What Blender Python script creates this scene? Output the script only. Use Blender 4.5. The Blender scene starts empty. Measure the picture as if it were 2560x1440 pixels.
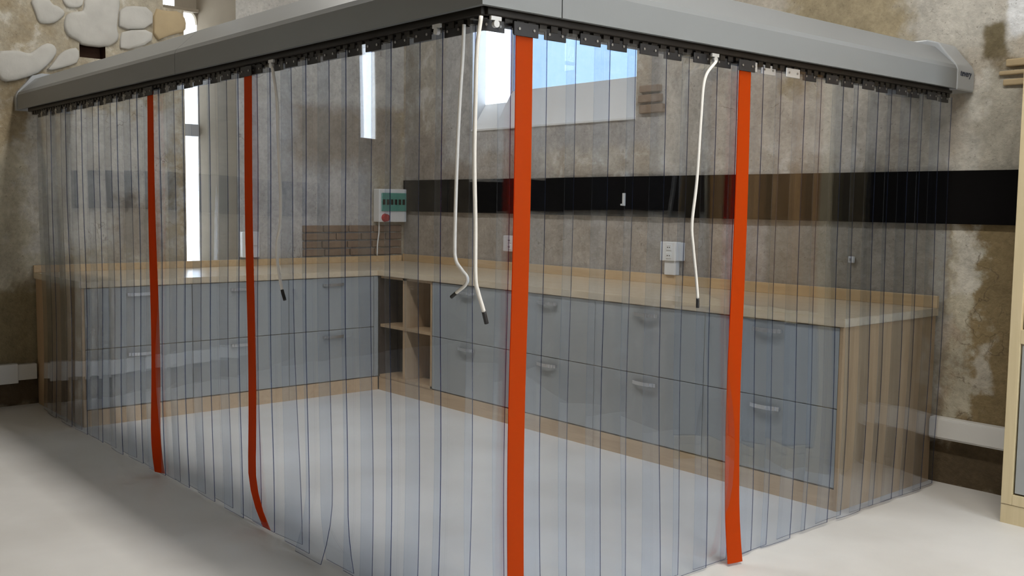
import bpy, bmesh, math, random
from mathutils import Vector, noise
random.seed(7)
sc = bpy.context.scene
C = sc.collection

# ------------------------------------------------------------------ camera
cam_d = bpy.data.cameras.new('camera'); cam = bpy.data.objects.new('camera', cam_d); C.objects.link(cam)
CAM = Vector((7.2846, -4.995, 1.4006)); YAW, PITCH, ROLL, FPX = 0.8615, -0.0829, 0.0124, 2515.07
fw = Vector((-math.sin(YAW)*math.cos(PITCH), math.cos(YAW)*math.cos(PITCH), math.sin(PITCH)))
rt = fw.cross(Vector((0, 0, 1))).normalized(); up = rt.cross(fw)
r2 = rt*math.cos(ROLL) + up*math.sin(ROLL); u2 = -rt*math.sin(ROLL) + up*math.cos(ROLL)
from mathutils import Matrix
cam.matrix_world = Matrix(((r2.x, u2.x, -fw.x, CAM.x), (r2.y, u2.y, -fw.y, CAM.y), (r2.z, u2.z, -fw.z, CAM.z), (0, 0, 0, 1)))
cam_d.sensor_width = 36.0; cam_d.lens = FPX/2560*36.0; cam_d.clip_start = 0.05
sc.camera = cam

# ------------------------------------------------------------------ world, lights, exposure
wd = bpy.data.worlds.new('sky'); sc.world = wd; wd.use_nodes = True
bg = wd.node_tree.nodes['Background']; bg.inputs[0].default_value = (0.90, 0.96, 1.0, 1); bg.inputs[1].default_value = 6.0
def area(name, loc, target, sx, sy, power, col):
    l = bpy.data.lights.new(name, 'AREA'); l.shape = 'RECTANGLE'; l.size = sx; l.size_y = sy; l.energy = power; l.color = col
    o = bpy.data.objects.new(name, l); C.objects.link(o); o.location = loc
    o.rotation_euler = (Vector(target) - Vector(loc)).to_track_quat('-Z', 'Y').to_euler()
    return o
area('lamp_or_fill_light', (6.3, -2.66, 4.42), (6.3, -2.66, 0), 2.4, 0.3, 105, (1.0, 0.965, 0.91))
area('lamp_or_fill_light', (2.3, -2.66, 4.42), (2.3, -2.66, 0), 2.4, 0.3, 54, (1.0, 0.965, 0.91))  # added overhead fill for the enclosure interior, no lamp known there
area('window_daylight', (9.45, -1.9, 2.35), (0, -1.9, 1.6), 2.2, 1.7, 66, (0.92, 0.96, 1.0))
sc.view_settings.view_transform = 'Standard'; sc.view_settings.look = 'None'; sc.view_settings.gamma = 1.0
sc.view_settings.use_curve_mapping = False
sc.view_settings.exposure = 0.0
sc.cycles.max_bounces = 7; sc.cycles.diffuse_bounces = 3; sc.cycles.glossy_bounces = 3; sc.cycles.transparent_max_bounces = 40
sc.cycles.sample_clamp_indirect = 6.0; sc.cycles.use_denoising = True; sc.cycles.use_adaptive_sampling = True; sc.cycles.adaptive_threshold = 0.08; sc.cycles.adaptive_min_samples = 16
sc.cycles.caustics_reflective = False; sc.cycles.caustics_refractive = False

# ------------------------------------------------------------------ shared dimensions
W, D, HC = 4.9406, 3.1105, 1.985       # canopy corner and underside
DC, DCL = 0.877, 0.954                 # cupboard fronts on the right / left run
LX, LY = 4.812, 3.016                  # ends of the runs
ZT = 0.90

# ------------------------------------------------------------------ materials
def new_mat(name):
    m = bpy.data.materials.new(name); m.use_nodes = True
    return m, m.node_tree.nodes, m.node_tree.links
def bsdf(n): return n['Principled BSDF']
def simple(name, col, rough=0.5, metal=0.0, spec=0.5, bump=0.0, bscale=60, var=0.0, vscale=8):
    m, n, l = new_mat(name); b = bsdf(n)
    b.inputs['Base Color'].default_value = (*col, 1); b.inputs['Roughness'].default_value = rough
    b.inputs['Metallic'].default_value = metal; b.inputs['Specular IOR Level'].default_value = spec
    if var or bump:
        tc = n.new('ShaderNodeTexCoord')
    if var:
        t = n.new('ShaderNodeTexNoise'); t.inputs['Scale'].default_value = vscale; t.inputs['Detail'].default_value = 6
        l.new(tc.outputs['Object'], t.inputs['Vector'])
        mx = n.new('ShaderNodeMix'); mx.data_type = 'RGBA'
        mx.inputs[6].default_value = (*[c*(1-var) for c in col], 1); mx.inputs[7].default_value = (*[min(1, c*(1+var)) for c in col], 1)
        l.new(t.outputs['Fac'], mx.inputs[0]); l.new(mx.outputs[2], b.inputs['Base Color'])
    if bump:
        t2 = n.new('ShaderNodeTexNoise'); t2.inputs['Scale'].default_value = bscale; t2.inputs['Detail'].default_value = 5
        l.new(tc.outputs['Object'], t2.inputs['Vector'])
        bp = n.new('ShaderNodeBump'); bp.inputs['Strength'].default_value = bump; bp.inputs['Distance'].default_value = 0.01
        l.new(t2.outputs['Fac'], bp.inputs['Height']); l.new(bp.outputs[0], b.inputs['Normal'])
    return m
def wood(name, c1, c2, rough=0.35, axis='Y', scale=1.0):
    m, n, l = new_mat(name); b = bsdf(n)
    tc = n.new('ShaderNodeTexCoord'); mp = n.new('ShaderNodeMapping')
    mp.inputs['Scale'].default_value = {'X': (1.2, 18, 18), 'Y': (18, 1.2, 18), 'Z': (18, 18, 1.2)}[axis]
    t = n.new('ShaderNodeTexNoise'); t.inputs['Scale'].default_value = 2.2*scale; t.inputs['Detail'].default_value = 5; t.inputs['Distortion'].default_value = 0.6
    l.new(tc.outputs['Object'], mp.inputs[0]); l.new(mp.outputs[0], t.inputs['Vector'])
    r = n.new('ShaderNodeValToRGB'); r.color_ramp.elements[0].position = .3; r.color_ramp.elements[1].position = .7
    r.color_ramp.elements[0].color = (*c1, 1); r.color_ramp.elements[1].color = (*c2, 1)
    l.new(t.outputs['Fac'], r.inputs[0]); l.new(r.outputs[0], b.inputs['Base Color'])
    b.inputs['Roughness'].default_value = rough
    return m

def wall_mat(name, ucomp, base, fleck, white, patches, bump=0.5, scale=1.0):
    """old wall: mottled lime render, patches = (u, z, half_u, half_z, colour, ragged edge, softness)"""
    m, n, l = new_mat(name); b = bsdf(n)
    tc = n.new('ShaderNodeTexCoord'); sep = n.new('ShaderNodeSeparateXYZ'); l.new(tc.outputs['Object'], sep.inputs[0])
    def nz(s, det=6, rough=.6, dist=0.0):
        t = n.new('ShaderNodeTexNoise'); t.inputs['Scale'].default_value = s; t.inputs['Detail'].default_value = det
        t.inputs['Roughness'].default_value = rough; t.inputs['Distortion'].default_value = dist
        l.new(tc.outputs['Object'], t.inputs['Vector']); return t.outputs['Fac']
    def math_(op, a, c=None, clamp=False):
        q = n.new('ShaderNodeMath'); q.operation = op; q.use_clamp = clamp
        for i, v in enumerate((a, c)):
            if v is None: continue
            if isinstance(v, (int, float)): q.inputs[i].default_value = v
            else: l.new(v, q.inputs[i])
        return q.outputs[0]
    def mix(f, a, c):
        q = n.new('ShaderNodeMix'); q.data_type = 'RGBA'
        if isinstance(f, (int, float)): q.inputs[0].default_value = f
        else: l.new(f, q.inputs[0])
        for i, v in ((6, a), (7, c)):
            if isinstance(v, tuple): q.inputs[i].default_value = (*v, 1)
            else: l.new(v, q.inputs[i])
        return q.outputs[2]
    def step(v, lo, hi):
        q = n.new('ShaderNodeMapRange'); q.inputs[1].default_value = lo; q.inputs[2].default_value = hi; q.interpolation_type = 'SMOOTHSTEP'
        l.new(v, q.inputs[0]); return q.outputs[0]
    n1 = nz(1.7*scale, 8, .62, .4); n2 = nz(5.5*scale, 8, .65, .3); n3 = nz(38, 4, .6); edge = nz(7, 6, .62)
    col = mix(step(n1, .42, .62), base, fleck)
    col = mix(math_('MULTIPLY', step(n2, .52, .66), .75), col, white)
    u = sep.outputs[ucomp]; v = sep.outputs[2]
    eo = math_('SUBTRACT', edge, .5)
    for (pu, pv, hu, hv, pc, rag, soft) in patches:
        du = math_('SUBTRACT', math_('ABSOLUTE', math_('SUBTRACT', u, pu)), hu)
        dv = math_('SUBTRACT', math_('ABSOLUTE', math_('SUBTRACT', v, pv)), hv)
        dd = math_('ADD', math_('MAXIMUM', du, dv), math_('MULTIPLY', eo, rag))
        f = step(dd, soft, -soft)
        col = mix(f, col, pc)
    # fine mottling and pits on top of everything
    dark = n.new('ShaderNodeMix'); dark.data_type = 'RGBA'; dark.blend_type = 'MULTIPLY'; dark.inputs[0].default_value = 1.0
    mr = n.new('ShaderNodeMapRange'); mr.inputs[1].default_value = .3; mr.inputs[2].default_value = .62; mr.inputs[3].default_value = .62; mr.inputs[4].default_value = 1.08
    l.new(math_('ADD', math_('MULTIPLY', n3, .4), math_('MULTIPLY', n2, .6)), mr.inputs[0])
    l.new(col, dark.inputs[6]); l.new(mr.outputs[0], dark.inputs[7])
    pits = step(nz(75, 3, .7), .36, .30)
    vo = n.new('ShaderNodeTexVoronoi'); vo.feature = 'DISTANCE_TO_EDGE'; vo.inputs['Scale'].default_value = 2.6
    va = n.new('ShaderNodeVectorMath'); va.operation = 'MULTIPLY_ADD'; va.inputs[1].default_value = (.55, .55, .55)
    nt = n.new('ShaderNodeTexNoise'); nt.inputs['Scale'].default_value = 3.5; nt.inputs['Detail'].default_value = 5; l.new(tc.outputs['Object'], nt.inputs['Vector'])
    l.new(nt.outputs['Color'], va.inputs[0]); l.new(tc.outputs['Object'], va.inputs[2]); l.new(va.outputs[0], vo.inputs['Vector'])
    crack = math_('MULTIPLY', step(vo.outputs['Distance'], .010, .002), step(n1, .55, .62))
    wear = math_('MAXIMUM', math_('MULTIPLY', pits, .55), math_('MULTIPLY', crack, .6))
    l.new(mix(wear, dark.outputs[2], (.10, .075, .05)), b.inputs['Base Color'])
    b.inputs['Roughness'].default_value = .92; b.inputs['Specular IOR Level'].default_value = .15
    bp = n.new('ShaderNodeBump'); bp.inputs['Strength'].default_value = bump; bp.inputs['Distance'].default_value = .03
    l.new(math_('ADD', math_('MULTIPLY', n3, .35), n2), bp.inputs['Height']); l.new(bp.outputs[0], b.inputs['Normal'])
    return m

OCHRE, BROWN, GREYP, PALE, WHITE = (.36, .28, .165), (.22, .16, .105), (.33, .31, .28), (.52, .48, .42), (.66, .65, .62)
M = {}
M['wall_right'] = wall_mat('old_render_right', 0, (.55, .50, .42), (.45, .38, .295), (.66, .63, .58), [
    (2.0, 1.10, 2.4, .36, (.42, .365, .305), .35, .12),        # brown mottled zone under the black panel
    (3.62, 1.12, .17, .35, (.47, .43, .39), .20, .03),       # pale strip
    (4.25, 1.12, .50, .36, (.36, .33, .28), .12, .03),       # smooth grey brown render
    (4.87, 1.12, .09, .30, (.44, .42, .37), .22, .04),
    (5.35, .70, .48, .75, (.27, .205, .11), .6, .08),        # ochre rubble at the far end
    (4.94, .80, .06, .45, (.50, .46, .36), .5, .04), (4.94, 1.15, .05, .16, (.58, .55, .48), .3, .03), (5.05, .62, .03, .10, (.50, .46, .38), .3, .03), (5.12, 1.76, .05, .20, (.40, .32, .19), .35, .04), (5.02, 1.93, .04, .16, (.68, .66, .60), .25, .02), (.81, 2.09, .035, .11, (.24, .20, .16), .12, .03), (4.93, 1.80, .07, .22, (.62, .60, .54), .35, .03), (2.86, 2.3, .05, .22, (.33, .29, .25), .15, .04),
    (5.3, .1, .6, .14, (.12, .09, .055), .3, .05),           # dark foot of the wall
    (.9, 1.75, .9, .22, (.40, .345, .29), .5, .12),
    (.78, 2.35, .20, .62, (.60, .58, .55), .25, .08),        # pale plaster left of the niche
    (1.9, 1.90, 1.0, .10, (.44, .41, .38), .25, .06),
    (3.9, 2.0, 1.0, .30, (.56, .51, .44), .5, .12),
    (4.3, 2.6, .45, .5, (.40, .335, .22), .5, .10),
    (4.85, 2.45, .28, .28, (.56, .53, .47), .4, .08),
    (5.03, 2.22, .055, .085, (.20, .165, .10), .10, .02),
    (5.65, 2.72, .56, .50, (.80, .81, .82), .12, .02),       # fresh white plaster
    (5.2, 2.02, .16, .10, (.26, .21, .135), .35, .04),
    (5.1, 1.75, .10, .30, (.50, .47, .40), .4, .05),
], bump=.45)
M['wall_left'] = wall_mat('old_render_left', 1, (.48, .43, .335), (.42, .345, .23), (.62, .595, .53), [
    (-.95, 1.6, .62, .66, (.52, .50, .475), .15, .10),         # smooth grey render
    (-.55, 1.95, .50, .26, (.35, .30, .245), .35, .12),
    (-.80, 2.75, .85, .55, (.54, .515, .47), .12, .04),       # paler plaster above
    (-1.25, 2.55, .30, .34, (.52, .50, .46), .1, .05),
    (-3.1, .10, .35, .12, (.13, .095, .06), .2, .04),        # dark foot of the wall
    (-3.15, .55, .25, .30, (.30, .25, .15), .4, .10),
    (-3.1, 1.3, .3, .45, (.50, .46, .36), .6, .10),
    (-3.0, 2.0, .18, .22, (.30, .24, .15), .5, .08),
    (-2.55, 1.55, .50, .50, (.58, .555, .50), .7, .10), (-2.3, 1.2, .16, .22, (.36, .31, .25), .5, .08),
    (-5.6, 1.8, 2.0, 1.9, (.42, .37, .29), .5, .10),
], bump=.5)
M['plaster'] = simple('pale_plaster', (.60, .58, .55), .9, spec=.2, bump=.12, bscale=18, var=.07, vscale=4)
M['room_wall'] = simple('old_plain_render', (.44, .385, .30), .92, spec=.15, bump=.2, bscale=14, var=.15, vscale=3)
M['reveal_white'] = simple('white_reveal_plaster', (.78, .77, .75), .85, spec=.2, bump=.05, bscale=20)
M['reveal_grey'] = simple('grey_reveal_plaster', (.40, .41, .42), .9, spec=.2, bump=.05, bscale=20)
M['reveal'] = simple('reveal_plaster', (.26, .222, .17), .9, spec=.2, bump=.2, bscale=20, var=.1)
M['stone_white'] = simple('pale_limestone', (.54, .525, .485), .92, spec=.15, bump=.7, bscale=11, var=.20, vscale=7)
M['stone_ochre'] = simple('ochre_stone', (.46, .36, .22), .92, spec=.2, bump=.4, bscale=22, var=.16, vscale=7)
M['brick'] = simple('dusty_old_brick', (.25, .175, .12), .92, spec=.2, bump=.5, bscale=30, var=.25, vscale=9)
M['hole'] = simple('dark_hole_clay', (.09, .05, .035), .95, spec=.1, bump=.3, var=.2)
# floor: pale power-floated screed
m, n, l = new_mat('pale_screed_floor'); b = bsdf(n); tc = n.new('ShaderNodeTexCoord')
t = n.new('ShaderNodeTexNoise'); t.inputs['Scale'].default_value = 1.6; t.inputs['Detail'].default_value = 7; l.new(tc.outputs['Object'], t.inputs['Vector'])
r = n.new('ShaderNodeValToRGB'); r.color_ramp.elements[0].position = .35; r.color_ramp.elements[1].position = .65
r.color_ramp.elements[0].color = (.66, .64, .605, 1); r.color_ramp.elements[1].color = (.76, .745, .715, 1)
l.new(t.outputs['Fac'], r.inputs[0]); l.new(r.outputs[0], b.inputs['Base Color']); b.inputs['Roughness'].default_value = .5
b.inputs['Specular IOR Level'].default_value = .35
t = n.new('ShaderNodeTexNoise'); t.inputs['Scale'].default_value = 3.0; t.inputs['Detail'].default_value = 6; l.new(tc.outputs['Object'], t.inputs['Vector'])
bp = n.new('ShaderNodeBump'); bp.inputs['Strength'].default_value = .08; bp.inputs['Distance'].default_value = .02
l.new(t.outputs['Fac'], bp.inputs['Height']); l.new(bp.outputs[0], b.inputs['Normal']); M['floor'] = m
M['ceiling'] = simple('whitewashed_ceiling', (.62, .60, .56), .9, spec=.2, bump=.1, var=.05)
M['casing'] = simple('light_grey_painted_casing', (.225, .235, .238), .36, spec=.4, bump=.02, bscale=120)
M['casing_end'] = simple('grey_end_cap_gloss', (.40, .42, .44), .18, spec=.6)
M['track'] = simple('blackened_steel_track', (.022, .018, .014), .45, metal=.4)
M['plate_dark'] = simple('dark_hanger_steel', (.016, .015, .016), .5)
M['plate_zinc'] = simple('bright_zinc_steel', (.62, .62, .61), .35, metal=.5)
M['bolt'] = simple('bolt_steel', (.35, .34, .32), .35, metal=.8)
M['orange'] = simple('orange_pvc', (.72, .105, .006), .42, spec=.35, var=.06, vscale=3)
m, n, l = new_mat('orange_pvc'); b = bsdf(n); b.inputs['Base Color'].default_value = (.62, .085, .001, 1); b.inputs['Roughness'].default_value = .5; b.inputs['Specular IOR Level'].default_value = .2
tr = n.new('ShaderNodeBsdfTranslucent'); tr.inputs[0].default_value = (.94, .15, .004, 1)
mx = n.new('ShaderNodeMixShader'); mx.inputs[0].default_value = .55
l.new(b.outputs[0], mx.inputs[1]); l.new(tr.outputs[0], mx.inputs[2]); l.new(mx.outputs[0], n['Material Output'].inputs[0]); M['orange'] = m
M['cord'] = simple('white_cord', (.78, .75, .69), .7)
M['cord_tip'] = simple('black_cord_tip', (.012, .012, .013), .4)
M['front'] = simple('grey_blue_laminate', (.345, .36, .355), .32, spec=.45)
M['carcass'] = wood('beech_carcass', (.42, .28, .155), (.52, .36, .21), .42, 'Z')
M['shaded_inside'] = simple('board_with_painted_shade', (.045, .03, .022), .6)  # shade of the deep shelf compartment painted into the board colour
M['carcass_dark'] = wood('shadowed_beech', (.28, .17, .085), (.36, .235, .125), .5, 'Z')
M['worktop'] = wood('beech_worktop', (.60, .485, .335), (.68, .56, .40), .24, 'X')
M['upstand'] = wood('beech_upstand', (.54, .37, .19), (.62, .44, .245), .3, 'X')
M['plinth'] = wood('beech_plinth', (.50, .345, .20), (.60, .43, .26), .4, 'X')
M['cup_wood'] = wood('pale_birch', (.60, .50, .30), (.68, .57, .36), .35, 'Z')
M['cup_orange'] = wood('warm_oak_inside', (.45, .25, .09), (.56, .33, .13), .4, 'Z')
M['chrome'] = simple('satin_chrome', (.72, .72, .72), .25, metal=.9)
M['black_panel'] = simple('matt_black_panel', (.0035, .003, .003), .75, spec=.08)
M['white_plastic'] = simple('white_plastic', (.74, .74, .72), .4)
M['red_plastic'] = simple('red_plastic', (.45, .03, .03), .35)
M['green_cover'] = simple('green_tinted_cover', (.10, .30, .24), .15, spec=.6)
M['frame_grey'] = simple('window_frame_grey', (.45, .46, .48), .5)
M['logo'] = simple('dark_blue_print', (.03, .04, .07), .5)

def pvc(name, tint, haze, hazecol, gloss_rough=.035, scale_f=1.0):
    """clear flexible PVC: straight-through tinted view + symmetric Schlick reflection + a little milky haze"""
    m, n, l = new_mat(name)
    for x in list(n):
        if x.type == 'BSDF_PRINCIPLED': n.remove(x)
    out = n['Material Output']
    lw = n.new('ShaderNodeLayerWeight'); lw.inputs[0].default_value = .5
    p = n.new('ShaderNodeMath'); p.operation = 'POWER'; p.inputs[1].default_value = 5.0; l.new(lw.outputs['Facing'], p.inputs[0])
    q = n.new('ShaderNodeMath'); q.operation = 'MULTIPLY_ADD'; q.inputs[1].default_value = .9*scale_f; q.inputs[2].default_value = .043*scale_f; l.new(p.outputs[0], q.inputs[0])
    tr = n.new('ShaderNodeBsdfTransparent'); tr.inputs[0].default_value = (*tint, 1)
    gl = n.new('ShaderNodeBsdfGlossy'); gl.inputs['Roughness'].default_value = gloss_rough; gl.inputs[0].default_value = (1, 1, 1, 1)
    df = n.new('ShaderNodeBsdfTranslucent'); df.inputs[0].default_value = (*hazecol, 1)
    d2 = n.new('ShaderNodeBsdfDiffuse'); d2.inputs[0].default_value = (*hazecol, 1)
    dm = n.new('ShaderNodeMixShader'); dm.inputs[0].default_value = .5; l.new(df.outputs[0], dm.inputs[1]); l.new(d2.outputs[0], dm.inputs[2])
    m1 = n.new('ShaderNodeMixShader'); m1.inputs[0].default_value = haze; l.new(tr.outputs[0], m1.inputs[1]); l.new(dm.outputs[0], m1.inputs[2])
    m2 = n.new('ShaderNodeMixShader'); l.new(q.outputs[0], m2.inputs[0]); l.new((m1 if haze else tr).outputs[0], m2.inputs[1]); l.new(gl.outputs[0], m2.inputs[2])
    l.new(m2.outputs[0], out.inputs[0])
    return m
M['pvc'] = pvc('clear_pvc', (.918, .943, .979), 0, (.62, .74, .95), 0.0)
M['pvc_soft'] = pvc('pvc_pale_edge', (.85, .885, .94), .03, (.6, .7, .9), .1)  # one edge paler: how the edge reads by view, put into its tint
M['pvc_edge'] = pvc('pvc_dark_edge', (.09, .12, .28), .10, (.20, .28, .55), .1)
M['glass'] = pvc('window_glass', (.97, .98, .99), 0, (1, 1, 1), 0.0)
M['glass_film'] = pvc('window_glass_blue_film', (.36, .43, .495), 0, (.5, .7, .9), 0.0)

# ------------------------------------------------------------------ geometry helpers
def mesh_obj(name, verts, faces, mat, parent=None, smooth=False, mats=None, idx=None):
    me = bpy.data.meshes.new(name); me.from_pydata([tuple(v) for v in verts], [], faces); me.update()
    for mm in (mats or [mat]): me.materials.append(mm)
    if idx: me.polygons.foreach_set('material_index', idx)
    if smooth: me.polygons.foreach_set('use_smooth', [True]*len(me.polygons))
    o = bpy.data.objects.new(name, me); C.objects.link(o)
    if parent: o.parent = parent
    return o
def bm_obj(name, bm, mat, parent=None, smooth=False):
    me = bpy.data.meshes.new(name); bm.normal_update(); bm.to_mesh(me); bm.free(); me.materials.append(mat)
    if smooth: me.polygons.foreach_set('use_smooth', [True]*len(me.polygons))
    o = bpy.data.objects.new(name, me); C.objects.link(o)
    if parent: o.parent = parent
    return o
def bx(bm, x0, x1, y0, y1, z0, z1, bev=0.0):
    r = bmesh.ops.create_cube(bm, size=1.0)
    for v in r['verts']:
        v.co = Vector(((x0+x1)/2 + v.co.x*(x1-x0), (y0+y1)/2 + v.co.y*(y1-y0), (z0+z1)/2 + v.co.z*(z1-z0)))
    if bev > 0:
        es = list({e for v in r['verts'] for e in v.link_edges})
        bmesh.ops.bevel(bm, geom=es, offset=bev, segments=2, affect='EDGES', profile=.5)
def box(name, x0, x1, y0, y1, z0, z1, mat, parent=None, bev=0.0):
    bm = bmesh.new(); bx(bm, x0, x1, y0, y1, z0, z1, bev); return bm_obj(name, bm, mat, parent)
def thing(name, label, cat, loc=(0, 0, 0), group=None, kind=None):
    o = bpy.data.objects.new(name, None); C.objects.link(o); o.location = loc; o.empty_display_size = .1
    o['label'] = label
    if cat: o['category'] = cat
    if group: o['group'] = group
    if kind: o['kind'] = kind
    return o
def tag(o, label, cat=None, group=None, kind=None):
    o['label'] = label
    if cat: o['category'] = cat
    if group: o['group'] = group
    if kind: o['kind'] = kind
    return o
def re_root(t):
    """children are built in world coordinates: keep them there under an Empty that stands elsewhere"""
    todo = [o for o in bpy.data.objects if o.parent == t]
    while todo:
        ch = todo.pop(); todo += [o for o in bpy.data.objects if o.parent == ch]
        for v in ch.data.vertices: v.co -= t.location
def tube(name, pts, rad, mat, parent=None, seg=8):
    pts = [Vector(p) for p in pts]; V = []; F = []
    for i, p in enumerate(pts):
        d = (pts[min(i+1, len(pts)-1)] - pts[max(i-1, 0)]).normalized()
        a = d.cross(Vector((0, 1, .13))).normalized(); c = d.cross(a)
        for k in range(seg):
            th = 2*math.pi*k/seg; V.append(p + a*math.cos(th)*rad + c*math.sin(th)*rad)
    for i in range(len(pts)-1):
        for k in range(seg):
            F.append((i*seg+k, i*seg+(k+1) % seg, (i+1)*seg+(k+1) % seg, (i+1)*seg+k))
    F.append(tuple(range(seg))[::-1]); F.append(tuple((len(pts)-1)*seg+k for k in range(seg)))
    return mesh_obj(name, V, F, mat, parent, smooth=True)
def spline(pts, n=6):
    P = [Vector(p) for p in pts]; P = [P[0]*2-P[1]] + P + [P[-1]*2-P[-2]]; out = []
    for i in range(1, len(P)-2):
        for k in range(n):
            t = k/n; a, b_, c, d = P[i-1], P[i], P[i+1], P[i+2]
            out.append(.5*((2*b_) + (c-a)*t + (2*a-5*b_+4*c-d)*t*t + (3*b_-a-3*c+d)*t**3))
    out.append(P[-2]); return out

# ------------------------------------------------------------------ room shell
RX, RY, RZ = 9.5, 8.0, 4.6
def wall_sheet(name, to3, u0, u1, v0, v1, holes, mat, step=.06, amp=.014):
    def lines(a, b_, extra):
        L = [a + (b_-a)*i/int((b_-a)/step) for i in range(int((b_-a)/step)+1)]
        L = [x for x in L if all(abs(x-e) > step*.35 for e in extra)] + [e for e in extra if a <= e <= b_]
        return sorted(set(L))
    U = lines(u0, u1, [h[0] for h in holes]+[h[1] for h in holes]); Vv = lines(v0, v1, [h[2] for h in holes]+[h[3] for h in holes])
    verts = []; faces = []
    for v in Vv:
        for u in U:
            f = 1.0
            for h in holes:
                du = max(h[0]-u, u-h[1], 0); dv = max(h[2]-v, v-h[3], 0); f = min(f, math.hypot(du, dv)/.06)
            f = min(f, min(u-u0, u1-u)/.1 if u1-u0 > 0 else 1, 1)
            q = noise.noise(Vector((u*1.6, v*1.6, 3.1)))*.6 + noise.noise(Vector((u*5, v*5, 9.7)))*.4
            verts.append(to3(u, v, max(0, f)*(-amp*.6 + amp*q)))
    nu = len(U)
    for j in range(len(Vv)-1):
        for i in range(nu-1):
            cu, cv = (U[i]+U[i+1])/2, (Vv[j]+Vv[j+1])/2
            if any(h[0] < cu < h[1] and h[2] < cv < h[3] for h in holes): continue
            faces.append((j*nu+i, j*nu+i+1, (j+1)*nu+i+1, (j+1)*nu+i))
    return mesh_obj(name, verts, faces, mat, smooth=True)
LW = lambda u, v, d: (d, u, v)          # left wall x=0
RW = lambda u, v, d: (u, -d, v)         # right wall y=0
S_A = (-1.948, -1.54, .90, 2.79); S_B = (-2.10, -1.54, 2.79, 3.5); PUT = (-2.69, -2.515, 2.375, 2.468); S_C = (-5.86, -5.66, 1.98, 2.78)
wl = wall_sheet('wall_left', LW, -RY, 0, 0, RZ, [S_A, S_B, PUT, S_C], M['wall_left'])
tag(wl, 'old stone wall with patchy ochre and grey render behind the left worktop', kind='structure')
N_ = (.954, 2.70, 1.98, 3.0)
wr = wall_sheet('wall_right', RW, 0, RX, 0, RZ, [N_], M['wall_right'])
tag(wr, 'old mottled render wall carrying the long black panel', kind='structure')
wb = wall_sheet('wall_behind', lambda u, v, d: (u, -RY, v), 0, RX, 0, RZ, [], M['room_wall'], step=.5, amp=0)
tag(wb, 'plain plaster wall behind the viewer', kind='structure')
ws = wall_sheet('wall_side', lambda u, v, d: (RX, u, v), -RY, 0, 0, RZ, [(-3.05, -.75, 1.45, 3.25)], M['room_wall'], step=.5, amp=0)
tag(ws, 'plaster side wall with a wide daylight window', kind='structure')
fl = mesh_obj('floor', [(-.02, .02, 0), (RX, .02, 0), (RX, -RY, 0), (-.02, -RY, 0)], [(0, 3, 2, 1)], M['floor'])
tag(fl, 'pale off-white screed floor', kind='structure')
ce = mesh_obj('ceiling', [(0, 0, RZ), (RX, 0, RZ), (RX, -RY, RZ), (0, -RY, RZ)], [(0, 1, 2, 3)], M['ceiling'])
tag(ce, 'whitewashed ceiling above the room', kind='structure')

def quad(bmv, bmf, *ps):
    i = len(bmv); bmv.extend(ps); bmf.append(tuple(range(i, i+len(ps))))
# --- slit window in the left wall
w1 = thing('window_1', 'tall narrow bright slit window in the left stone wall', None, kind='structure')
dp = -.45; V = []; F = []
quad(V, F, (0, -1.948, .90), (dp, -1.948, .90), (dp, -1.948, 2.79), (0, -1.948, 2.79))          # near jamb
quad(V, F, (0, -2.10, 2.79), (dp, -2.10, 2.79), (dp, -1.948, 2.79), (0, -1.948, 2.79))           # top of the pier
quad(V, F, (0, -2.10, 2.79), (dp, -2.10, 2.79), (dp, -2.10, 3.5), (0, -2.10, 3.5))
quad(V, F, (0, -1.54, .90), (dp, -1.655, .90), (dp, -1.655, 3.5), (0, -1.54, 3.5))              # far splayed reveal
quad(V, F, (0, -1.948, .90), (0, -1.54, .90), (dp, -1.655, .90), (dp, -1.948, .90))
quad(V, F, (0, -2.10, 3.5), (0, -1.54, 3.5), (dp, -1.655, 3.5), (dp, -2.10, 3.5))
quad(V, F, (dp, -1.832, 2.88), (dp, -1.655, 2.88), (dp, -1.655, 3.5), (dp, -1.832, 3.5))
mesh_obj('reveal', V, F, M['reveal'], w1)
box('pane', dp-.012, dp-.004, -1.97, -1.655, .90, 2.87, M['glass'], w1)
box('pane', dp-.012, dp-.004, -2.12, -1.83, 2.885, 3.5, M['glass'], w1)
box('transom', dp-.03, dp+.02, -1.97, -1.655, 1.905, 2.0, M['frame_grey'], w1, .004)
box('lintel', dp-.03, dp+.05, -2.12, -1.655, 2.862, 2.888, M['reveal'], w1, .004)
# rounded corner stone at the head of the slit
V = [(dp+.01, -1.655, 2.865)]; F = []
for k in range(7):
    a = math.pi/2*k/6; V.append((dp+.01, -1.655-.045*(1-math.sin(a)), 2.865-.09*(1-math.cos(a))))
F = [(0, k+1, k+2) for k in range(6)]
V += [(x-.04, y, z) for x, y, z in V]; nV = 8; F += [(nV, nV+k+2, nV+k+1) for k in range(6)] + [(k+1, nV+k+1, nV+k+2, k+2) for k in range(6)]
mesh_obj('corner_stone', V, F, M['reveal'], w1)
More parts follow.
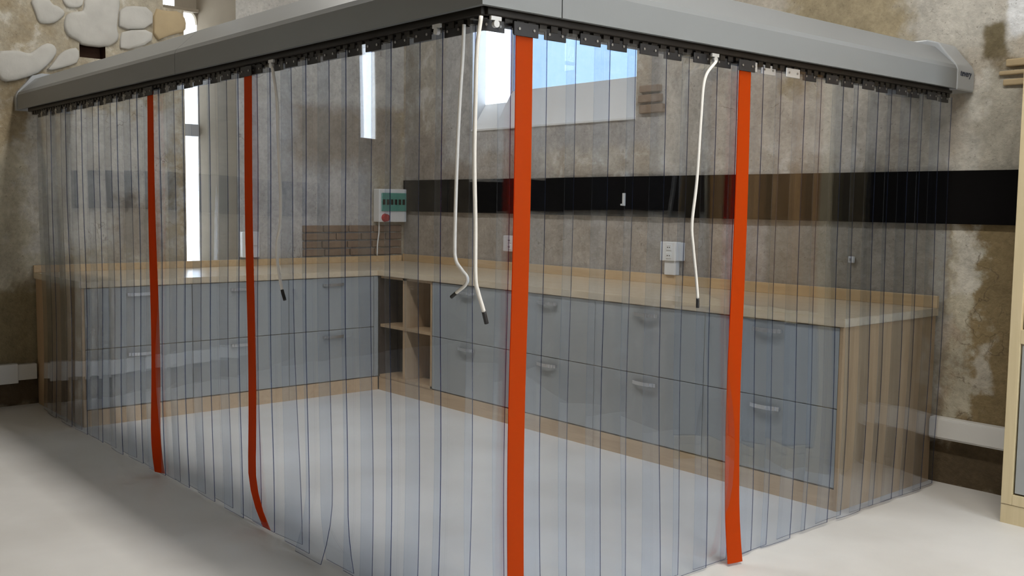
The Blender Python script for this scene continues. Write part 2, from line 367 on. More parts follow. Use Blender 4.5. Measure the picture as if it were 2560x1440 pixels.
# --- niche window in the right wall
w2 = thing('window_2', 'bright niche window with sloping white sill high in the right wall', None, kind='structure')
yb = .18; V = []; F = []
quad(V, F, (.954, 0, 1.98), (1.227, 0, 1.98), (1.227, yb, 2.20), (.90, yb, 2.20))
quad(V, F, (1.227, 0, 1.98), (2.70, 0, 1.98), (2.70, yb, 2.282), (1.227, yb, 2.282))
quad(V, F, (1.227, 0, 1.98), (1.227, yb, 2.20), (1.227, yb, 2.282))
mesh_obj('sill', V, F, M['reveal_white'], w2)
V = []; F = []
quad(V, F, (.954, 0, 1.98), (.90, yb, 2.20), (.90, yb, 3.0), (.954, 0, 3.0))
quad(V, F, (2.70, 0, 1.98), (2.70, yb, 2.28), (2.70, yb, 3.0), (2.70, 0, 3.0))
quad(V, F, (.954, 0, 3.0), (2.70, 0, 3.0), (2.70, yb, 3.0), (.90, yb, 3.0))
mesh_obj('reveal', V, F, M['reveal_grey'], w2)
box('sill_nosing', .954, 2.70, -.012, .01, 1.972, 1.988, M['reveal_white'], w2, .003)
box('pane', .90, 1.227, yb+.002, yb+.010, 2.19, 3.0, M['glass'], w2)
box('pane', 1.227, 2.70, yb+.002, yb+.010, 2.27, 3.0, M['glass_film'], w2)
box('mullion', 1.222, 1.238, yb-.012, yb+.02, 2.20, 3.0, M['frame_grey'], w2, .002)
# --- second slit in the left wall (seen only as a reflection in the curtain)
w3 = thing('window_3', 'slit window further along the left wall', None, kind='structure')
V = []; F = []; dpc = -.04
for (a, b_, z0, z1) in [S_C]:
    quad(V, F, (0, a, z0), (dpc, a, z0), (dpc, a, z1), (0, a, z1)); quad(V, F, (0, b_, z0), (dpc, b_, z0), (dpc, b_, z1), (0, b_, z1))
    quad(V, F, (0, a, z0), (0, b_, z0), (dpc, b_, z0), (dpc, a, z0)); quad(V, F, (0, a, z1), (0, b_, z1), (dpc, b_, z1), (dpc, a, z1))
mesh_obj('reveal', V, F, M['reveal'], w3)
box('pane', dpc-.01, dpc, S_C[0], S_C[1], S_C[2], S_C[3], M['glass'], w3)
# --- wide window in the side wall
w4 = thing('window_4', 'wide daylight window in the side wall', None, kind='structure')
box('pane', RX+.02, RX+.03, -3.05, -.75, 1.45, 3.25, M['glass'], w4)
for y in (-3.05, -1.93, -.81): box('mullion', RX-.01, RX+.05, y, y+.06, 1.45, 3.25, M['frame_grey'], w4)
# putlog hole
V = []; F = []; a, b_, z0, z1 = PUT; q = -.11
quad(V, F, (0, a, z0), (q, a, z0), (q, a, z1), (0, a, z1)); quad(V, F, (0, b_, z0), (q, b_, z0), (q, b_, z1), (0, b_, z1))
quad(V, F, (0, a, z0), (0, b_, z0), (q, b_, z0), (q, a, z0)); quad(V, F, (0, a, z1), (0, b_, z1), (q, b_, z1), (q, a, z1)); quad(V, F, (q, a, z0), (q, b_, z0), (q, b_, z1), (q, a, z1))
mesh_obj('putlog_hole', V, F, M['hole'], wl)
# stones standing proud of the left wall
def stone(name, poly, mat, th, parent, flat=.35):
    cy = sum(p[0] for p in poly)/len(poly); cz = sum(p[1] for p in poly)/len(poly)
    P = []
    for i in range(len(poly)):                        # round the outline
        p0, p1, p2 = poly[i-1], poly[i], poly[(i+1) % len(poly)]
        P.append(((p0[0]+3*p1[0])/4, (p0[1]+3*p1[1])/4)); P.append(((3*p1[0]+p2[0])/4, (3*p1[1]+p2[1])/4))
    n_ = len(P); V = []; F = []
    rings = [(1.0, -.02), (.985, th*.45), (.92, th*.8), (.7, th), (flat, th*1.05)]
    for s, d in rings:
        for (y, z) in P:
            yy, zz = cy+(y-cy)*s, cz+(z-cz)*s
            V.append((d + (noise.noise(Vector((yy*9, zz*9, 2)))*th*.35 if s < .99 else 0), yy, zz))
    for r_ in range(len(rings)-1):
        for i in range(n_): F.append((r_*n_+i, r_*n_+(i+1) % n_, (r_+1)*n_+(i+1) % n_, (r_+1)*n_+i))
    V.append((th*1.05, cy, cz)); c = len(V)-1; o_ = (len(rings)-1)*n_
    for i in range(n_): F.append((o_+i, o_+(i+1) % n_, c))
    return mesh_obj(name, V, F, mat, parent, smooth=True)
STONES = [  # outlines on the wall (y, z)
    ([(-2.659, 2.698), (-2.647, 2.796), (-2.417, 2.828), (-2.408, 2.768), (-2.426, 2.677), (-2.433, 2.588), (-2.418, 2.549), (-2.434, 2.505), (-2.508, 2.456), (-2.679, 2.457), (-2.689, 2.477), (-2.767, 2.508), (-2.790, 2.556), (-2.789, 2.616), (-2.763, 2.664), (-2.674, 2.686)], 'stone_white', 0.026),
    ([(-3.005, 2.731), (-2.887, 2.747), (-2.859, 2.706), (-2.826, 2.701), (-2.783, 2.672), (-2.783, 2.647), (-2.813, 2.613), (-2.862, 2.577), (-2.939, 2.567), (-2.957, 2.590), (-2.970, 2.632)], 'stone_white', 0.02),
    ([(-2.800, 2.759), (-2.652, 2.780), (-2.669, 2.712), (-2.748, 2.696), (-2.782, 2.712)], 'stone_white', 0.016),
    ([(-2.409, 2.731), (-2.356, 2.769), (-2.179, 2.777), (-2.176, 2.630), (-2.422, 2.590), (-2.415, 2.694)], 'stone_white', 0.016),
    ([(-2.391, 2.591), (-2.182, 2.621), (-2.184, 2.523), (-2.415, 2.440), (-2.413, 2.539)], 'stone_white', 0.016),
    ([(-3.221, 2.359), (-3.088, 2.378), (-3.019, 2.361), (-2.986, 2.384), (-2.913, 2.446), (-2.856, 2.443), (-2.833, 2.400), (-2.868, 2.337), (-2.917, 2.282), (-2.976, 2.227), (-3.145, 2.162), (-3.203, 2.177), (-3.224, 2.252)], 'stone_white', 0.022),
    ([(-2.824, 2.381), (-2.769, 2.422), (-2.695, 2.440), (-2.694, 2.344), (-2.757, 2.307), (-2.918, 2.252), (-2.859, 2.323)], 'stone_white', 0.016),
    ([(-2.168, 2.776), (-2.086, 2.766), (-1.975, 2.778), (-1.930, 2.714), (-1.937, 2.632), (-2.034, 2.604), (-2.175, 2.534)], 'stone_ochre', 0.016),
]
for poly, mk, th in STONES: stone('stone', poly, M[mk], th, wl)
# exposed brick courses
def bricks(parent, rows, to3, depth, seed, mk='brick'):
    rnd = random.Random(seed)
    for (z0, z1, u0, u1, nb) in rows:
        w = (u1-u0)/nb; off = rnd.uniform(-.3, .3)*w
        for i in range(nb):
            a = max(u0, u0+i*w+(off if i else 0)); b_ = min(u1, u0+(i+1)*w+(off if i < nb-1 else 0)); g = .005
            d1 = depth*rnd.uniform(.6, 1.1); bm = bmesh.new()
            x0, y0, _ = to3(a+g, z0, -.03); x1, y1, _ = to3(b_-g, z1, d1)
            bx(bm, min(x0, x1), max(x0, x1), min(y0, y1), max(y0, y1), z0+g, z1-g, .006)
            bm_obj('brick', bm, M[mk], parent)
bricks(wl, [(.955, 1.02, -.985, -.02, 4), (1.02, 1.085, -.985, -.02, 4), (1.085, 1.15, -.985, -.02, 4), (1.15, 1.215, -.985, -.02, 4)], LW, .012, 3)
bricks(wr, [(2.00, 2.065, 2.74, 2.95, 1), (2.07, 2.13, 2.73, 2.93, 1), (2.135, 2.19, 2.74, 2.92, 1)], RW, .022, 5)
bricks(wr, [(2.045, 2.075, 5.06, 5.24, 1), (2.085, 2.13, 5.09, 5.26, 1), (1.995, 2.035, 5.08, 5.25, 1)], RW, .010, 8, 'stone_ochre')

# ------------------------------------------------------------------ canopy over the curtain
cn = thing('strip_curtain_canopy', 'L-shaped grey air curtain casing carrying the plastic strips', 'canopy')
PROF = [(0, HC), (0, 2.078), (.010, 2.098), (.115, 2.195), (.145, 2.206), (.36, 2.206), (.36, 2.004), (.018, 2.004), (.018, HC)]
def arm(name, side, s0, s1, prof, mat, mitre=None, grow=0.0):
    """extrude the casing profile along one arm; d is measured inwards from the outer face"""
    V = []; F = []; k = len(prof)
    for e, s in enumerate((s0, s1)):
        for d, z in prof:
            if side == 'L':
                x = s; 
                if mitre == 'end' and e == 1: x = W-d
                V.append((x, -D+d-grow, z))
            else:
                y = s
                if mitre == 'start' and e == 0: y = -D+d
                V.append((W-d+grow, y, z))
    for i in range(k): F.append((i, (i+1) % k, k+(i+1) % k, k+i))
    F.append(tuple(range(k))[::-1]); F.append(tuple(range(k, 2*k)))
    o = mesh_obj(name, V, F, mat, cn)
    bm = bmesh.new(); bm.from_mesh(o.data); bmesh.ops.recalc_face_normals(bm, faces=bm.faces); bm.to_mesh(o.data); bm.free()
    return o
arm('casing_panel', 'L', .045, 2.668, PROF, M['casing'])
arm('casing_panel', 'L', 2.672, W, PROF, M['casing'], 'end')
arm('casing_panel', 'R', -D, -2.792, PROF, M['casing'], 'start')
arm('casing_panel', 'R', -2.788, -.175, PROF, M['casing'])
ENDP = [(-.004, HC-.006), (-.004, 2.075), (.008, 2.105), (.06, 2.165), (.10, 2.215), (.16, 2.235), (.37, 2.235), (.37, HC-.006)]
arm('end_cap', 'L', 0.0, .045, ENDP, M['casing_end'])
ec = arm('end_cap', 'R', -.175, 0.0, ENDP, M['casing_end'])
md = ec.modifiers.new('bevel', 'BEVEL'); md.width = .007; md.segments = 3; md.limit_method = 'ANGLE'; md.angle_limit = .3
for side in 'LR':
    bm = bmesh.new(); bm2 = bmesh.new()
    if side == 'L':
        bx(bm, .16, W-.05, -D+.035, -D+.085, 1.966, 2.006, .003)
        s = .20
        while s < W-.1: bx(bm2, s, s+.030, -D+.048, -D+.072, 1.946, 1.968); s += .0485
    else:
        bx(bm, W-.085, W-.035, -D+.05, -.14, 1.966, 2.006, .003)
        s = -D+.08
        while s < -.16: bx(bm2, W-.072, W-.048, s, s+.030, 1.946, 1.968); s += .0477
    bm_obj('track', bm, M['track'], cn); bm_obj('hook_rail', bm2, M['track'], cn)
def pulley(x, y, ax):
    bm = bmesh.new()
    r = bmesh.ops.create_cone(bm, cap_ends=True, segments=14, radius1=.011, radius2=.011, depth=.012)
    rot = Matrix.Rotation(math.pi/2, 4, 'X' if ax == 'y' else 'Y')
    for v in r['verts']: v.co = rot @ v.co
    for v in r['verts']: v.co += Vector((x, y, 1.936))
    bx(bm, x-.02, x+.02, y-.004, y+.004, 1.946, 1.958) if ax == 'y' else bx(bm, x-.004, x+.004, y-.02, y+.02, 1.946, 1.958)
    bm_obj('pulley', bm, M['plate_zinc'], cn)
pulley(4.70, -D+.012, 'y'); pulley(W-.012, -3.05, 'x'); pulley(W-.012, -2.01, 'x'); pulley(3.60, -D+.012, 'y')
fc = bpy.data.curves.new('lettering', 'FONT'); fc.body = 'tevery'; fc.size = .044; fc.extrude = .0008; fc.align_x = 'CENTER'; fc.shear = .25
fo = bpy.data.objects.new('lettering_tmp', fc); C.objects.link(fo)
dg = bpy.context.evaluated_depsgraph_get(); me = bpy.data.meshes.new_from_object(fo.evaluated_get(dg)); bpy.data.objects.remove(fo)
me.materials.clear(); me.materials.append(M['logo']); lo = bpy.data.objects.new('lettering', me); C.objects.link(lo); lo.parent = cn
lo.rotation_euler = (math.pi/2, 0, math.pi/2); lo.location = (W+.0055, -.095, 2.048)

# ------------------------------------------------------------------ clear strips
def strip_mesh(name, w, ztop, zbot, layer, sag, twist, sway, kick, mats, th=.0036, ph=0.0, lean=0.0, fold=0.0, dark0=True):
    """local frame: x along the arm, y outwards, z up; origin at floor level under the strip"""
    nx, nz_ = 8, 26; H = ztop-zbot
    def P(i, j, side):
        a = (i/nx-.5); t = j/nz_; z = ztop-H*t
        off = layer + sag*(1-4*a*a)*(.4+.6*t) + a*w*math.tan(twist*t) + .010*math.sin(2.2*t*math.pi+ph)*t
        off += fold*4*a*a*t*(1 if a > 0 else 0)
        b_ = max(0, t-.86)/.14; off += kick*b_*b_
        x = a*w + sway*t*t + .004*math.sin(3.1*t+ph)*t + lean*b_*b_
        return (x, off + side*th/2, z)
    V = []; F = []; idx = []; sm = []
    def grid(side):
        o0 = len(V)
        for j in range(nz_+1):
            for i in range(nx+1): V.append(P(i, j, side))
        for j in range(nz_):
            for i in range(nx):
                a = o0+j*(nx+1)+i; q = (a, a+1, a+nx+2, a+nx+1)
                F.append(q if side < 0 else q[::-1]); idx.append(0); sm.append(True)
    grid(1); grid(-1)
    for i, sgn in ((0, 1), (nx, -1)):
        o0 = len(V)
        for j in range(nz_+1): V.append(P(i, j, 1)); V.append(P(i, j, -1))
        for j in range(nz_):
            a = o0+2*j; q = (a, a+1, a+3, a+2); F.append(q if sgn > 0 else q[::-1]); idx.append(1 if (i == 0) == dark0 else 2); sm.append(True)
    o0 = len(V)
    for i in range(nx+1): V.append(P(i, nz_, 1)); V.append(P(i, nz_, -1))
    for i in range(nx):
        a = o0+2*i; F.append((a, a+1, a+3, a+2)); idx.append(1); sm.append(True)
    me = bpy.data.meshes.new(name); me.from_pydata(V, [], F); me.update()
    for mm in mats: me.materials.append(mm)
    me.polygons.foreach_set('material_index', idx); me.polygons.foreach_set('use_smooth', sm)
    return me
def plate_mesh(w, mat, layer, z0=1.921, z1=1.957):
    bm = bmesh.new(); bx(bm, -w/2, w/2, layer+.004, layer+.009, z0, z1, .0015)
    me = bpy.data.meshes.new('hanger_plate')
    for sx in (-.3, .3):
        r = bmesh.ops.create_cone(bm, cap_ends=True, segments=8, radius1=.0045, radius2=.004, depth=.004)
        for v in r['verts']: v.co = Vector((v.co.x+sx*w, layer+.010-v.co.z, v.co.y+(z0+z1)/2))
        for f in {f for v in r['verts'] for f in v.link_faces}: f.material_index = 1
    bm.normal_update(); bm.to_mesh(me); bm.free(); me.materials.append(mat); me.materials.append(M['bolt'])
    return me
PL = {}
def hang(name, side, s, label, cat, group, me, sheet_name, plate):
    t = thing(name, label, cat, (s, -D+.06, 0) if side == 'L' else (W-.06, s, 0), group)
    t.rotation_euler = (0, 0, math.pi) if side == 'L' else (0, 0, -math.pi/2)   # local +y points out of the enclosure
    o = bpy.data.objects.new(sheet_name, me); C.objects.link(o); o.parent = t
    if plate:
        p = bpy.data.objects.new('hanger_plate', plate); C.objects.link(p); p.parent = t
        if plate.materials[0] == M['plate_zinc']: p['label'] = 'bright zinc hanger plate'
    return t
ORD = ['first', 'second', 'third', 'fourth', 'fifth', 'sixth', 'seventh', 'eighth', 'ninth', 'tenth', 'eleventh', 'twelfth', 'thirteenth', 'fourteenth', 'fifteenth', 'sixteenth', 'seventeenth', 'eighteenth', 'nineteenth', 'twentieth', 'twenty-first', 'twenty-second', 'twenty-third', 'twenty-fourth', 'twenty-fifth', 'twenty-sixth', 'twenty-seventh', 'twenty-eighth', 'twenty-ninth', 'thirtieth', 'thirty-first']
for k in ('plate_dark', 'plate_zinc'):
    for lay in (0.0, .016): PL[(k, lay)] = plate_mesh(.094, M[k], lay)
rs = random.Random(21)
NL = 31
for k in range(NL):
    s = .368+.1455*k; lay = .016 if k % 2 else 0.0
    kick = lean = fold = 0.0; tw = rs.uniform(-.045, .045); sway = rs.uniform(-.012, .012)
    if s < 2.3: tw *= 1.1
    if k == 24: kick = .05
    if k == 25: kick = -.03
    sg = rs.uniform(-.004, .006)
    if k >= 20: tw *= .15; sg *= .15
    if k == 22: sway = -.045; tw = .09
    me = strip_mesh('strip_sheet', .2, 1.952, rs.uniform(.004, .016), lay, sg, tw, sway, kick, [M['pvc'], M['pvc_edge'], M['pvc_soft']], ph=.21*k, lean=lean)
    hang('curtain_strip', 'L', s, 'clear plastic curtain strip on the left side, %s counted from the left wall' % ORD[k], 'curtain strip', 'clear strips of the left curtain', me, 'strip_sheet', PL[('plate_dark', lay)])
RC = [-3.028] + [-2.912+.1432*k for k in range(20)]
for k, s in enumerate(RC):
    lay = .016 if k % 2 else 0.0
    tw = rs.uniform(-.03, .03); sway = rs.uniform(-.008, .008); kick = 0
    if k in (5, 12): sway *= 3
    me = strip_mesh('strip_sheet', .16 if k == 0 else .2, 1.952, rs.uniform(.004, .016), lay, rs.uniform(-.004, .006), tw, sway, kick, [M['pvc'], M['pvc_edge'], M['pvc_soft']], ph=.21*k)
    zinc = k in (9, 10, 11)
    hang('curtain_strip', 'R', s, 'clear plastic curtain strip on the right side, %s counted from the outer corner' % ORD[k], 'curtain strip', 'clear strips of the right curtain', me, 'strip_sheet', PL[('plate_zinc' if zinc else 'plate_dark', lay)])
OP = plate_mesh(.10, M['plate_dark'], .029, 1.915, 1.957)
OR = [('L', 2.280, 'red-orange plastic strip nearest the left wall, between clear strips', .066, dict(twist=.35, sway=.0, kick=-.02, lean=-.01)),
      ('L', 3.352, 'orange plastic strip on the left side whose foot curls towards the corner', .064, dict(twist=.02, sway=-.006, kick=-.035, lean=-.075)),
      ('R', -2.918, 'widest-looking orange plastic strip beside the outer corner pull cords', .068, dict(twist=.02, sway=.012, kick=.0, lean=0)),
      ('R', -1.800, 'orange plastic strip on the right side hanging by the single pull cord', .070, dict(twist=-.22, sway=.0, kick=.03, lean=.02))]
for side, s, lab, w, kw in OR:
    me = strip_mesh('orange_sheet', w, 1.935, .012, .0275, .001, kw['twist'], kw['sway'], kw['kick'], [M['orange']]*3, ph=.4, lean=kw['lean'])
    hang('orange_strip', side, s, lab, 'curtain strip', 'orange marker strips', me, 'orange_sheet', OP)

# ------------------------------------------------------------------ pull cords
def cord(label, pts, tip_n, rad):
    P = spline(pts, 7); L = len(P); cut = L - tip_n
    t = thing('pull_cord', label, 'cord', P[-1], 'curtain pull cords')
    tube('cord', P[:cut+1], rad, M['cord'], t); tube('cord_tip', P[cut:], rad*1.12, M['cord_tip'], t)
    re_root(t)
yl, xr = -D+.012, W-.006
cord('white pull cord in front of the left curtain', [(3.605, yl, 1.935), (3.643, yl, 1.80), (3.651, yl, 1.64), (3.668, yl, 1.44), (3.663, yl, 1.31), (3.635, yl, 1.23), (3.641, yl, 1.15), (3.672, yl, 1.06), (3.698, yl, 1.012)], 7, .0062)
cord('white pull cord at the corner whose end kinks to the left', [(4.838, yl, 1.94), (4.832, yl, 1.84), (4.82, yl, 1.717), (4.808, yl, 1.535), (4.80, yl, 1.29), (4.806, yl, 1.227), (4.837, yl, 1.197), (4.864, yl, 1.175), (4.856, yl, 1.153), (4.820, yl, 1.131), (4.785, yl, 1.110)], 6, .0056)
cord('white pull cord at the corner hanging lowest with a black tip', [(xr+.002, -3.112, 1.95), (xr+.004, -3.128, 1.85), (xr+.004, -3.132, 1.706), (xr+.004, -3.134, 1.53), (xr+.004, -3.128, 1.34), (xr+.004, -3.126, 1.186), (xr+.004, -3.115, 1.137), (xr+.004, -3.095, 1.084), (xr+.004, -3.081, 1.04)], 7, .0062)
cord('white pull cord in front of the right curtain near the orange strip', [(xr, -2.01, 1.93), (xr, -2.072, 1.86), (xr, -2.088, 1.714), (xr, -2.101, 1.497), (xr, -2.122, 1.338), (xr, -2.111, 1.251), (xr, -2.091, 1.148), (xr, -2.079, 1.073), (xr, -2.077, 1.03)], 7, .0055)

# ------------------------------------------------------------------ base units
def handle(parent, run, c, z, w=.165):
    bm = bmesh.new()
    N = 10
    for i in range(N):
        a0 = -.5+i/N; a1 = a0+1/N
        o0 = .006+.020*math.cos(a0*math.pi)**.6 if abs(a0) < .5 else .006
        o1 = .006+.020*math.cos(a1*math.pi)**.6 if abs(a1) < .4999 else .006
        om = (o0+o1)/2
        if run == 'R': bx(bm, c+a0*w, c+a1*w+.0005, -DC-om-.005, -DC-om+.005, z-.010, z+.010)
        else: bx(bm, DCL+om-.005, DCL+om+.005, c+a0*w, c+a1*w+.0005, z-.010, z+.010)
    for e in (-.47, .47):
        if run == 'R': bx(bm, c+e*w-.006, c+e*w+.006, -DC-.012, -DC+.002, z-.008, z+.008)
        else: bx(bm, DCL-.002, DCL+.012, c+e*w-.006, c+e*w+.006, z-.008, z+.008)
    bm_obj('handle', bm, M['chrome'], parent)
def drawer(t, run, a, b_, z0, z1, hz):
    g = .002; bm = bmesh.new()
    if run == 'R': bx(bm, a+g, b_-g, -DC, -DC+.018, z0+g, z1-g, .0015)
    else: bx(bm, DCL-.018, DCL, a+g, b_-g, z0+g, z1-g, .0015)
    o = bm_obj('drawer_front', bm, M['front'], t); handle(o, run, (a+b_)/2, hz)
    return o
POSN = ['nearest the left end panel', 'in the middle of the left run', 'beside the inner corner']
PZ, MZ = .105, .478
for i in range(3):
    a = -LY + .018 + (.7*i if i else 0) ; a = -LY+.7*i; b_ = a+.7
    t = thing('drawer_unit', 'grey two-drawer base unit on the left run, %s' % POSN[i], 'cabinet', (DCL/2, (a+b_)/2, 0), 'base units of the left run')
    a2 = a+.018 if i == 0 else a
    box('carcass', .012, DCL-.020, a2+.001, b_-.001, PZ-.004, .858, M['carcass'], t)
    drawer(t, 'L', a2, b_, PZ, MZ, .430); drawer(t, 'L', a2, b_, MZ, .857, .808)
    box('plinth', .06, DCL-.004, a2+.001, b_-.001, 0, PZ-.006, M['plinth'], t)
    if i == 0: box('end_panel', .012, DCL, a, a+.018, 0, .858, M['carcass'], t, .001)
    re_root(t)
t = thing('corner_filler', 'narrow grey filler strip in the inner corner of the base units', 'cabinet', (DCL-.01, -.896, 0))
box('filler_panel', DCL-.018, DCL, -LY+2.1+.001, -DC-.001, PZ, .857, M['front'], t); box('plinth', DCL-.06, DCL-.004, -LY+2.1+.001, -DC-.001, 0, PZ-.006, M['plinth'], t); re_root(t)
# open shelf unit
x0, x1 = DCL+.004, 1.635
t = thing('open_shelf_unit', 'open two-compartment wooden shelf unit in the corner of the right run', 'cabinet', ((x0+x1)/2, -DC/2, 0), None)
box('side_panel', x0, x0+.018, -DC, -.02, PZ, .858, M['shaded_inside'], t); box('side_panel', x1-.020, x1-.002, -DC, -.02, PZ, .858, M['carcass'], t)
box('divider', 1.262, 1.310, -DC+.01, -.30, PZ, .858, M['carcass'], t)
box('back_panel', x0, x1-.002, -.30, -.285, PZ, .858, M['shaded_inside'], t); box('bottom_panel', x0, x1-.002, -DC, -.285, PZ-.004, PZ+.016, M['carcass'], t)
box('shelf', x0+.018, x1-.020, -DC+.004, -.30, .478, .500, M['carcass'], t, .001); box('top_panel', x0, x1-.002, -DC+.01, -.285, .842, .858, M['carcass'], t)
box('plinth', x0, x1-.002, -DC+.004, -.10, 0, PZ-.006, M['plinth'], t); re_root(t)
RN = ['beside the open shelves', 'second from the open shelves', 'third from the open shelves', 'at the right end with the wooden end panel']
mw = (LX-1.635)/4
for i in range(4):
    a = 1.635+mw*i; b_ = a+mw
    t = thing('drawer_unit', 'grey two-drawer unit on the right run, %s' % RN[i], 'cabinet', ((a+b_)/2, -DC/2, 0), 'base units of the right run')
    b2 = b_-.018 if i == 3 else b_
    box('carcass', a+.001, b2-.001, -DC+.020, -.012, PZ-.004, .858, M['carcass'], t)
    drawer(t, 'R', a, b2, PZ, MZ, .430); drawer(t, 'R', a, b2, MZ, .857, .808)
    box('plinth', a+.001, b2-.001, -DC+.004, -.08, 0, PZ-.006, M['plinth'], t)
    if i == 3: box('end_panel', b_-.018, b_, -DC, -.012, 0, .858, M['carcass'], t, .001)
    re_root(t)
# worktop, L in one piece, with upstands
t = thing('worktop', 'L-shaped beech worktop with wooden upstands along both walls', 'worktop', (.5, -.5, .86))
o_ = .012
poly = [(.008, -.008), (LX+o_, -.008), (LX+o_, -DC-o_), (DCL+o_, -DC-o_), (DCL+o_, -LY-o_), (.008, -LY-o_)]
bm = bmesh.new(); vs = [bm.verts.new((x, y, .860)) for x, y in poly]; f = bm.faces.new(vs)
r = bmesh.ops.extrude_face_region(bm, geom=[f]); bmesh.ops.translate(bm, vec=(0, 0, .04), verts=[v for v in r['geom'] if isinstance(v, bmesh.types.BMVert)])
bmesh.ops.recalc_face_normals(bm, faces=bm.faces)
bmesh.ops.bevel(bm, geom=[e for e in bm.edges], offset=.003, segments=2, affect='EDGES')
bm_obj('worktop_slab', bm, M['worktop'], t)
box('upstand', .03, LX+o_, -.028, -.008, .900, .962, M['upstand'], t, .002); box('upstand', .008, .028, -LY-o_, -.030, .900, .950, M['upstand'], t, .002)
re_root(t)

# ------------------------------------------------------------------ wall-hung things
o = box('black_panel', .03, 5.345, -.022, -.002, 1.330, 1.596, M['black_panel'], None, .002)
tag(o, 'long matt black panel fixed along the right wall above the worktop', 'wall panel')
o = box('black_panel', 6.32, 9.40, -.022, -.002, 1.330, 1.596, M['black_panel'], None, .002)
tag(o, 'matt black panel on the right wall beyond the tall cupboard', 'wall panel')
o = box('black_panel', .002, .022, -5.25, -3.42, 1.330, 1.596, M['black_panel'], None, .002)
tag(o, 'matt black panel on the left wall outside the enclosure', 'wall panel')
t = thing('wall_hook', 'small white hook on the black wall panel', 'hook', (2.635, -.022, 1.44))
box('hook_plate', 2.622, 2.648, -.030, -.0225, 1.40, 1.485, M['white_plastic'], t, .002); box('hook_arm', 2.630, 2.640, -.056, -.030, 1.402, 1.414, M['white_plastic'], t, .002); re_root(t)
t = thing('wall_block', 'small white clip on the grey render under the black panel', 'block', (4.32, 0, 1.12))  # small white block with a metal stud
box('block_body', 4.305, 4.335, -.016, .004, 1.105, 1.14, M['white_plastic'], t, .003); box('block_stud', 4.315, 4.325, -.022, -.016, 1.115, 1.130, M['chrome'], t, .001); re_root(t)
# double socket with riser duct
def socket(label, x0, x1, z0, z1, riser):
    t = thing('power_socket', label, 'socket', ((x0+x1)/2, 0, z0), 'sockets above the worktop')
    box('socket_box', x0, x1-.03, -.058, .006, z0, z1, M['white_plastic'], t, .005); box('back_plate', x0+.02, x1, -.030, .006, z0+.003, z1-.003, M['white_plastic'], t, .004)
    c = (x0+x1-.03)/2
    for zz in (z0+.035, z1-.035):
        box('outlet', c-.022+.012, c+.022+.012, -.062, -.056, zz-.020, zz+.020, M['white_plastic'], t, .003)
    bm = bmesh.new()
    for zz in (z0+.035, z1-.035):
        for s in (-.008, .008): bx(bm, c+.012+s-.003, c+.012+s+.003, -.0635, -.0615, zz-.003, zz+.003)
    bm_obj('contact_holes', bm, M['track'], t)
    if riser: box('riser_duct', x0+.028, x0+.112, -.045, .006, .963, z0-.001, M['white_plastic'], t, .003)
    re_root(t)
socket('white double socket on a short white duct above the right worktop', 2.99, 3.145, 1.052, 1.175, True)
socket('white socket box partly hidden behind the orange strip by the corner', 1.42, 1.575, 1.045, 1.165, False)
t = thing('fused_spur_box', 'white box on the left wall beside the slit window', 'socket', (0, -1.46, .96))
box('housing', -.004, .06, -1.53, -1.39, .965, 1.165, M['white_plastic'], t, .006); box('cover', .060, .070, -1.51, -1.41, 1.06, 1.15, M['white_plastic'], t, .003); re_root(t)
t = thing('electrical_panel', 'white fuse box with green tinted cover and red switch in the corner', 'fuse box', (0, -.16, 1.237))
box('housing', -.004, .085, -.305, -.025, 1.237, 1.518, M['white_plastic'], t, .006); box('tinted_cover', .085, .096, -.285, -.032, 1.33, 1.485, M['green_cover'], t, .004)
bm = bmesh.new()
for i in range(6): bx(bm, .0955, .0985, -.275+i*.04, -.25+i*.04, 1.385, 1.43)
bm_obj('breaker_row', bm, M['track'], t)
bm = bmesh.new(); r = bmesh.ops.create_cone(bm, cap_ends=True, segments=20, radius1=.036, radius2=.030, depth=.03)
rot = Matrix.Rotation(math.pi/2, 4, 'Y')
for v in r['verts']: v.co = rot @ v.co + Vector((.100, -.245, 1.275))
bx(bm, .112, .130, -.253, -.237, 1.248, 1.302, .002); bm_obj('switch_knob', bm, M['red_plastic'], t)
tube('supply_cable', spline([(.03, -.27, 1.24), (.032, -.272, 1.15), (.03, -.285, 1.05), (.03, -.288, .952)], 4), .006, M['white_plastic'], t); re_root(t)
# cable ducts
t = thing('cable_duct', 'white cable duct low on the right wall beside the wooden end panel', 'cable duct', (5.2, 0, .235))
box('duct_body', 4.822, 5.345, -.045, .006, .236, .345, M['white_plastic'], t, .003); box('duct_lid', 4.822, 5.345, -.049, -.045, .245, .336, M['white_plastic'], t, .001); re_root(t)
t = thing('cable_duct', 'white cable duct with a joint cover low on the left wall', 'cable duct', (0, -3.4, .17))
box('duct_body', -.006, .045, -4.6, -3.03, .178, .283, M['white_plastic'], t, .003); box('joint_cover', -.006, .052, -3.40, -3.150, .160, .292, M['white_plastic'], t, .004); re_root(t)

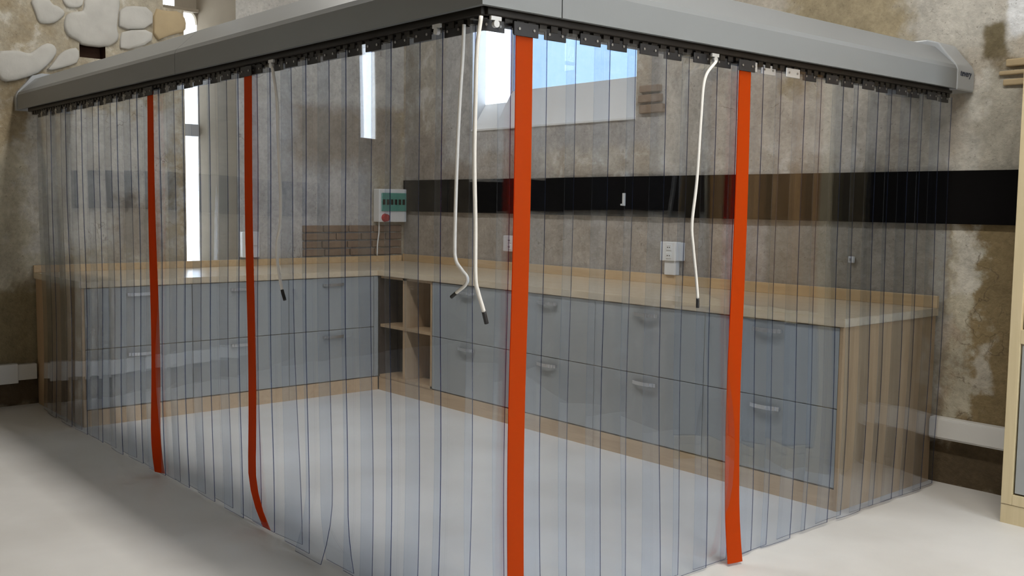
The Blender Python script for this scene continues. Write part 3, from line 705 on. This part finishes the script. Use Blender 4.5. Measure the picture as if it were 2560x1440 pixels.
# ------------------------------------------------------------------ tall cupboard at the right edge
cx0, cx1, cyf = 5.357, 6.30, -.424
t = thing('tall_cupboard', 'tall pale wood cupboard with grey lower door at the right edge', 'cupboard', ((cx0+cx1)/2, cyf/2, 0))
box('side_panel', cx0, cx0+.022, cyf+.02, -.03, .088, 2.25, M['cup_wood'], t); box('side_panel', cx1-.022, cx1, cyf+.02, -.03, .088, 2.25, M['cup_wood'], t)
box('back_panel', cx0+.022, cx1-.022, -.045, -.032, .088, 2.25, M['cup_orange'], t); box('top_panel', cx0, cx1, cyf, -.03, 2.2505, 2.275, M['cup_wood'], t)
box('plinth', cx0, cx1, cyf+.004, -.03, 0, .086, M['cup_wood'], t)
box('stile', cx0, cx0+.048, cyf, cyf+.022, .088, 2.25, M['cup_wood'], t, .002); box('stile', cx1-.048, cx1, cyf, cyf+.022, .088, 2.25, M['cup_wood'], t, .002)
box('rail', cx0+.048, cx1-.048, cyf, cyf+.022, .088, .135, M['cup_wood'], t, .002); box('rail', cx0+.048, cx1-.048, cyf, cyf+.022, .815, .878, M['cup_wood'], t, .002); box('rail', cx0+.048, cx1-.048, cyf, cyf+.022, 2.19, 2.25, M['cup_wood'], t, .002)
dr = box('door', cx0+.055, cx1-.055, cyf+.008, cyf+.024, .142, .808, M['front'], t, .001); box('handle', cx1-.14, cx1-.125, cyf-.016, cyf+.010, .62, .76, M['chrome'], dr, .004)
box('upper_panel', cx0+.048, cx1-.048, cyf+.06, cyf+.075, .878, 2.19, M['cup_orange'], t)
re_root(t)
# linear lamps under the area lights; the one over the enclosure is added fill
for lx, lab in ((6.3, 'long slim white lamp under the ceiling in front of the enclosure'), (2.3, 'added fill lamp under the ceiling over the enclosure')):
    t = thing('lamp_or_fill', lab, 'lamp', (lx, -2.66, 4.43), 'ceiling lamps')
    box('lamp_housing', lx-1.22, lx+1.22, -2.79, -2.53, 4.43, 4.48, M['white_plastic'], t, .006)
    for x in (lx-.8, lx+.8): tube('suspension_rod', [(x, -2.66, 4.48), (x+.001, -2.66, 4.599)], .006, M['chrome'], t)
    re_root(t)
